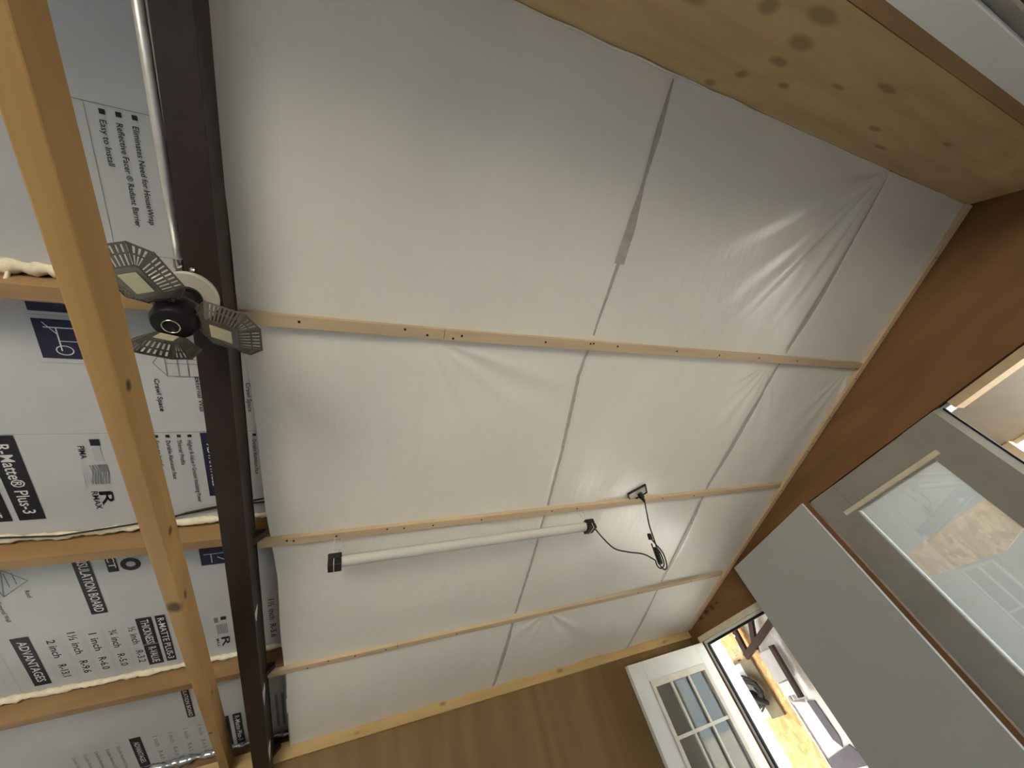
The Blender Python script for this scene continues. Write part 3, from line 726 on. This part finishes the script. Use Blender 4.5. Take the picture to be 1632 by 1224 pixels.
obj('inline_switch', MB().box(-.011, .011, -.008, .008, -.042, .042, T(1.443, 1.603, 2.225) @ Matrix.Rotation(math.radians(14), 4, 'Y'), bev=.004), 'black_plastic', cord, I4)
obj('cord_tie', MB().box(-.010, .010, -.007, .007, -.016, .016, T(1.461, 1.606, 2.325) @ Matrix.Rotation(math.radians(14), 4, 'Y'), bev=.004), 'black_plastic', cord, I4)

# ------------------------------------------------------------------ narrow doorway with the open nine-pane door
fr = struct(thing('trim_1', 'cream door frame of the narrow doorway', 'trim', MW @ T(2.86, .05, 0))); del fr['category']
a0, a1, zt1 = D1
obj('head_casing', MB().box(a0 - .03, a1 + .028, -.018, .0, zt1 + .002, zt1 + .042, bev=.003), 'cream_trim', fr, MW)
obj('head_jamb', MB().box(a0, a1, 0, .12, zt1 - .018, zt1), 'white_paint', fr, MW)
obj('head_weatherstrip', MB().box(a0, a1, .010, .03, zt1 - .034, zt1 - .0185), 'weatherstrip', fr, MW)
obj('side_jamb', MB().box(a1 - .018, a1, .0, .16, 0, zt1 - .018), 'white_paint', fr, MW)
obj('side_weatherstrip', MB().box(a1 - .032, a1 - .0185, .004, .022, 0, zt1 - .034), 'weatherstrip', fr, MW)
obj('far_jamb', MB().box(a0, a0 + .018, 0, .12, 0, zt1 - .018), 'white_paint', fr, MW)
dr = struct(thing('door_1', 'white nine-pane door swung open against the eave wall', 'door', T(2.37, 3.13, 0))); del dr['category']
X0, X1, ZT, YF, YB = 1.988, 2.765, 2.027, 3.105, 3.145
px = [2.118, 2.672]; pz = [.945, 1.90]
obj('stile', MB().box(X0, px[0], YF, YB, .01, ZT, bev=.003), 'white_paint', dr)
obj('stile', MB().box(px[1], X1, YF, YB, .01, ZT, bev=.003), 'white_paint', dr)
obj('rail', MB().box(px[0], px[1], YF + .0005, YB - .0005, pz[1], ZT - .0005), 'white_paint', dr)
obj('rail', MB().box(px[0], px[1], YF + .0005, YB - .0005, .01, pz[0]), 'white_paint', dr)
lf = MB()
lf.box(px[0], px[0] + .030, YF - .012, YB, pz[0], pz[1], bev=.004).box(px[1] - .034, px[1], YF - .012, YB, pz[0], pz[1], bev=.004)
lf.box(px[0] + .028, px[1] - .03, YF - .0115, YB, pz[1] - .042, pz[1], bev=.004).box(px[0] + .028, px[1] - .03, YF - .0115, YB, pz[0], pz[0] + .035, bev=.004)
obj('glazing_frame', lf, 'old_white_paint', dr)
xs_ = [2.148, 2.302, 2.476, 2.638]; zs_ = [.98, 1.275, 1.567, 1.858]
for x in xs_[1:3]: obj('muntin', MB().box(x - .009, x + .009, YF - .006, YF + .010, zs_[0], zs_[3], bev=.002), 'old_white_paint', dr)
for z in zs_[1:3]: obj('muntin', MB().box(xs_[0], xs_[3], YF - .0065, YF + .0095, z - .010, z + .010, bev=.002), 'old_white_paint', dr)
for i in range(3):
    for j in range(3):
        obj('pane', MB().box(xs_[i] + (.009 if i else 0), xs_[i + 1] - (.009 if i < 2 else 0), YF + .012, YF + .016, zs_[j] + (.01 if j else 0), zs_[j + 1] - (.01 if j < 2 else 0)), 'glass_door', dr)

# ------------------------------------------------------------------ wide opening: grey glazed door, light head jamb
gd = struct(thing('door_2', 'large grey painted door with one big hazy glass pane', 'door', MW @ T(1.28, 0, 0))); del gd['category']
g0, g1, gz = .838, 1.722, 2.374; q0, q1, qz, qb = 1.045, 1.535, 2.192, .75
obj('stile', MB().prism([(q0, -.004), (g0 + .028, -.004), (g0, .020), (g0, .042), (q0, .042)], .01, gz, (0, 1, 2)), 'grey_paint', gd, MW)
obj('stile', MB().box(q1, g1, -.004, .042, .01, gz, bev=.006), 'grey_paint', gd, MW)
obj('rail', MB().box(q0 - .001, q1 + .001, -.0035, .0415, qz, gz - .001, bev=.004), 'grey_paint', gd, MW)
obj('rail', MB().box(q0 - .001, q1 + .001, -.0035, .0415, .012, qb), 'grey_paint', gd, MW)
obj('moulding', MB().box(q0 - .042, q1 + .065, -.018, -.003, qz + .010, qz + .036, bev=.004), 'cream_trim', gd, MW)
obj('pane', MB().box(q0, q1, .016, .021, qb, qz), 'glass_hazy', gd, MW)
obj('edge_seal', MB().box(g0 - .010, g0 - .001, .022, .040, .01, gz - .01, bev=.003), 'weatherstrip', gd, MW)
t2 = struct(thing('trim_2', 'pale wooden head jamb above the open half of the wide opening', 'trim', MW @ T(.35, 0, 2.34))); del t2['category']
obj('head_jamb', MB().box(D2[0], g0 - .045, .002, .10, 2.330, 2.371), 'trim_pine', t2, MW)
obj('painted_shadow_strip', MB().box(D2[0], D2[1], .02, .09, 2.372, 2.379), 'weatherstrip', t2, MW)  # solid dark strip, painted in as the shadow line above the jamb
# plain slab standing in front of the doorway edge
s0, s1 = Vector((2.690, 2.310, 0)), Vector((2.446, 1.410, 0))
ds = (s1 - s0); Ls = ds.length; MSl = Matrix.Translation(s0) @ Matrix.Rotation(math.atan2(ds.y, ds.x), 4, 'Z')
tag(obj('flat_panel', MB().box(0, Ls, 0, .012, 0, 2.295, bev=.001), 'slab_paint', None, MSl), 'plain flat pale grey panel standing upright between doorway and grey door', 'panel')

# ------------------------------------------------------------------ outside
def Wb(a0, a1, b0, b1, z0, z1, bev=0): return MB().box(a0, a1, b0, b1, z0, z1, bev=bev)
ob = thing('osb_sheet', 'sunlit strand board sheet seen through the narrow doorway', 'board', MW @ T(4.3, 1.3, 0))
obj('sheet', Wb(3.975, 5.2, 1.30, 1.312, 0, 2.20), 'osb', ob, MW)
st = MB()
for r_ in range(4):
    a = 4.42
    while a > 4.10:
        l = random.uniform(.015, .05); st.add([(a, 1.2985, 2.03 - r_ * .028), (a - l, 1.2985, 2.03 - r_ * .028), (a - l, 1.2985, 2.018 - r_ * .028), (a, 1.2985, 2.018 - r_ * .028)], [(0, 1, 2, 3)]); a -= l + .012
obj('printed_stamp', st, 'ink_pale', ob, MW)
fb = thing('foil_insulation', 'bright white insulation sheet with dark tape seen through the narrow doorway', 'insulation', MW @ T(3.5, 1.32, 0))
obj('sheet', Wb(2.7, 3.965, 1.31, 1.33, 0, 2.5), 'house_wrap', fb, MW)
obj('tape_patch', MB().prism([(3.79, 1.44), (3.71, 1.43), (3.70, 1.16), (3.735, 1.10), (3.78, 1.16)], 1.300, 1.309, (0, 2, 1)), 'dark_tape', fb, MW)
obj('tape_patch', MB().prism([(3.96, 1.05), (3.66, 1.11), (3.60, 1.03), (3.60, .97), (3.95, .96)], 1.300, 1.309, (0, 2, 1)), 'dark_tape', fb, MW)
obj('sheet_edge', Wb(3.965, 3.976, 1.29, 1.312, 0, 2.2), 'galv', fb, MW)
br = thing('timber_brace', 'dark timber knee brace at the top of the narrow doorway view', 'brace', MW @ T(3.9, 1.2, 1.9))
def beam_ab(p, q, wd, b, th=.04):
    p, q = Vector((p[0], 0, p[1])), Vector((q[0], 0, q[1])); d = (q - p).normalized(); n = Vector((-d.z, 0, d.x)) * wd / 2
    return MB().prism([((p + n).x, (p + n).z), ((q + n).x, (q + n).z), ((q - n).x, (q - n).z), ((p - n).x, (p - n).z)], b, b + th, (0, 2, 1))
obj('brace_member', beam_ab((4.02, 2.30), (4.06, 1.90), .055, 1.20), 'dark_timber', br, MW)
obj('brace_member', beam_ab((3.66, 2.30), (3.92, 1.93), .05, 1.205), 'dark_timber', br, MW)
obj('brace_member', beam_ab((3.52, 2.065), (4.085, 1.905), .06, 1.195), 'dark_timber', br, MW)
for a, z in ((4.05, 2.10), (4.08, 2.0)): obj('bolt', MB().lathe([(0, 0), (.012, 0), (.012, .008), (0, .01)], 10, T(a, 1.196, z) @ Matrix.Rotation(math.pi / 2, 4, 'X')), 'chrome', br, MW)
mb_ = thing('wall_box', 'pale grey box with a ledge mounted on the white insulation outside', 'box', MW @ T(3.85, 1.25, 1.5))
obj('upper_cover', Wb(3.745, 3.950, 1.25, 1.308, 1.630, 1.888, .006), 'meter_grey', mb_, MW)
obj('lower_cover', Wb(3.80, 3.950, 1.255, 1.308, 1.515, 1.620, .006), 'white_paint', mb_, MW)
obj('conduit_stub', MB().tube([(3.93, 1.28, 1.515), (3.92, 1.28, 1.46), (3.80, 1.28, 1.45)], .018, 10), 'galv', mb_, MW, True)
tag(obj('timber_post', beam_ab((3.715, 1.90), (3.75, 1.48), .045, 1.20), 'dark_timber', None, MW), 'brown timber post right of the grey box outside', 'post')
of = thing('wooden_frame', 'olive brown wooden frame around an opening in the strand board', 'frame', MW @ T(4.32, 1.28, 1.5))
obj('frame_side', Wb(4.10, 4.27, 1.27, 1.299, 1.40, 1.90), 'olive_board', of, MW)
obj('frame_head', Wb(4.27, 4.60, 1.268, 1.299, 1.885, 1.915), 'olive_board', of, MW)
obj('opening_white_panel', Wb(4.27, 4.60, 1.285, 1.2992, 1.42, 1.885), 'house_wrap', of, MW)  # white panel painted in for the bright opening inside the frame
cc = thing('cable_coil', 'hank of black cable hanging on the strand board outside', 'cable', MW @ T(4.36, 1.2, 1.5))
for k in range(16):
    cx, cz = 4.34 + random.uniform(-.02, .03), 1.64 + random.uniform(-.02, .02)
    ra, rz = .165 + random.uniform(-.03, .03), .10 + random.uniform(-.03, .04)
    pts = [(cx + ra * math.cos(t) + .09 * math.sin(t), 1.20 + random.uniform(-.010, .010), cz + rz * math.sin(t) - .05 * math.cos(t)) for t in np.linspace(0, 2 * math.pi, 26)]
    obj('cable_loop', MB().tube(pts, .009, 6, False), 'rubber', cc, MW, True)
obj('cable_bundle', MB().tube([(4.50, 1.20, 1.70), (4.40, 1.20, 1.64), (4.28, 1.20, 1.60), (4.14, 1.20, 1.52)], [.03, .058, .058, .02], 12), 'rubber', cc, MW, True)
# porch beyond the wide opening
pc = thing('porch_ceiling', 'plywood porch ceiling seen through the open half of the wide opening', 'ceiling panel', T(4.2, .3, 2.45))
obj('plywood_sheet', MB().box(3.31, 5.03, -2.2, 1.20, 2.43, 2.445), 'outer_ply', pc)
obj('fascia', MB().box(5.03, 5.06, -2.2, 1.20, 2.40, 2.48), 'cream_trim', pc)
obj('post', MB().box(4.95, 5.03, -2.2, -2.12, .01, 2.43), 'cream_trim', pc)
tag(obj('added_deck', MB().box(2.99, 5.3, -2.3, 1.25, -.06, .01), 'dark_timber'), 'unseen dark timber deck added outside the wide opening to cut ground bounce', 'deck')  # added to cut sunlight bouncing off the ground onto the porch ceiling
obj('post', MB().box(4.95, 5.03, 1.12, 1.20, .01, 2.43), 'cream_trim', pc)
tb_ = tag(obj('tan_board', MB().prism([(2.16, 2.03), (1.95, 2.06), (1.42, 2.10), (1.40, 1.885), (1.60, 1.815), (2.16, 1.86)], 1.30, 1.32, (0, 2, 1)), 'osb', None, MW), 'bright cream board seen through the grey door glass', 'board')
tag(obj('outer_wall', MB().box(1.40, 5.25, 2.26, 2.35, 0, 2.9), 'meter_grey', None, MW), 'dull grey wall behind the grey door glass', 'wall')
tag(obj('annex_shade_roof', MB().prism([(.105, 2.46), (2.25, 2.70), (2.25, 2.74), (.105, 2.50)], 1.40, 5.25, (1, 2, 0)), 'roof_deck', None, MW), 'unseen low roof added to shade the strand board outside the narrow doorway', 'roof')  # added out of view to keep sun and sky off the strand board
struct(obj('annex_shade_wall', MB().box(5.20, 5.25, .105, 2.25, 0, 2.46).box(3.52, 4.62, .105, .15, 0, 2.46), 'olive_board', None, MW))  # unseen walls added to darken the annex, with a gap left for light
fn = thing('added_fence', 'dark board fence added beyond the porch to block bright daylight', 'fence', T(7.05, -.5, 0))  # added to screen off the bright outdoors past the porch
fb0 = None
for k in range(15):
    M = T(7.0, .9 + k * .30, 0)
    if fb0 is None: fb0 = obj('fence_board', MB().box(0, .03, 0, .29, -.05, 4.2), 'weatherstrip', fn, M)
    else: share('fence_board', fb0, fn, M)
obj('fence_rail', MB().box(6.95, 6.999, .9, 5.39, 3.02, 3.06), 'white_paint', fn)
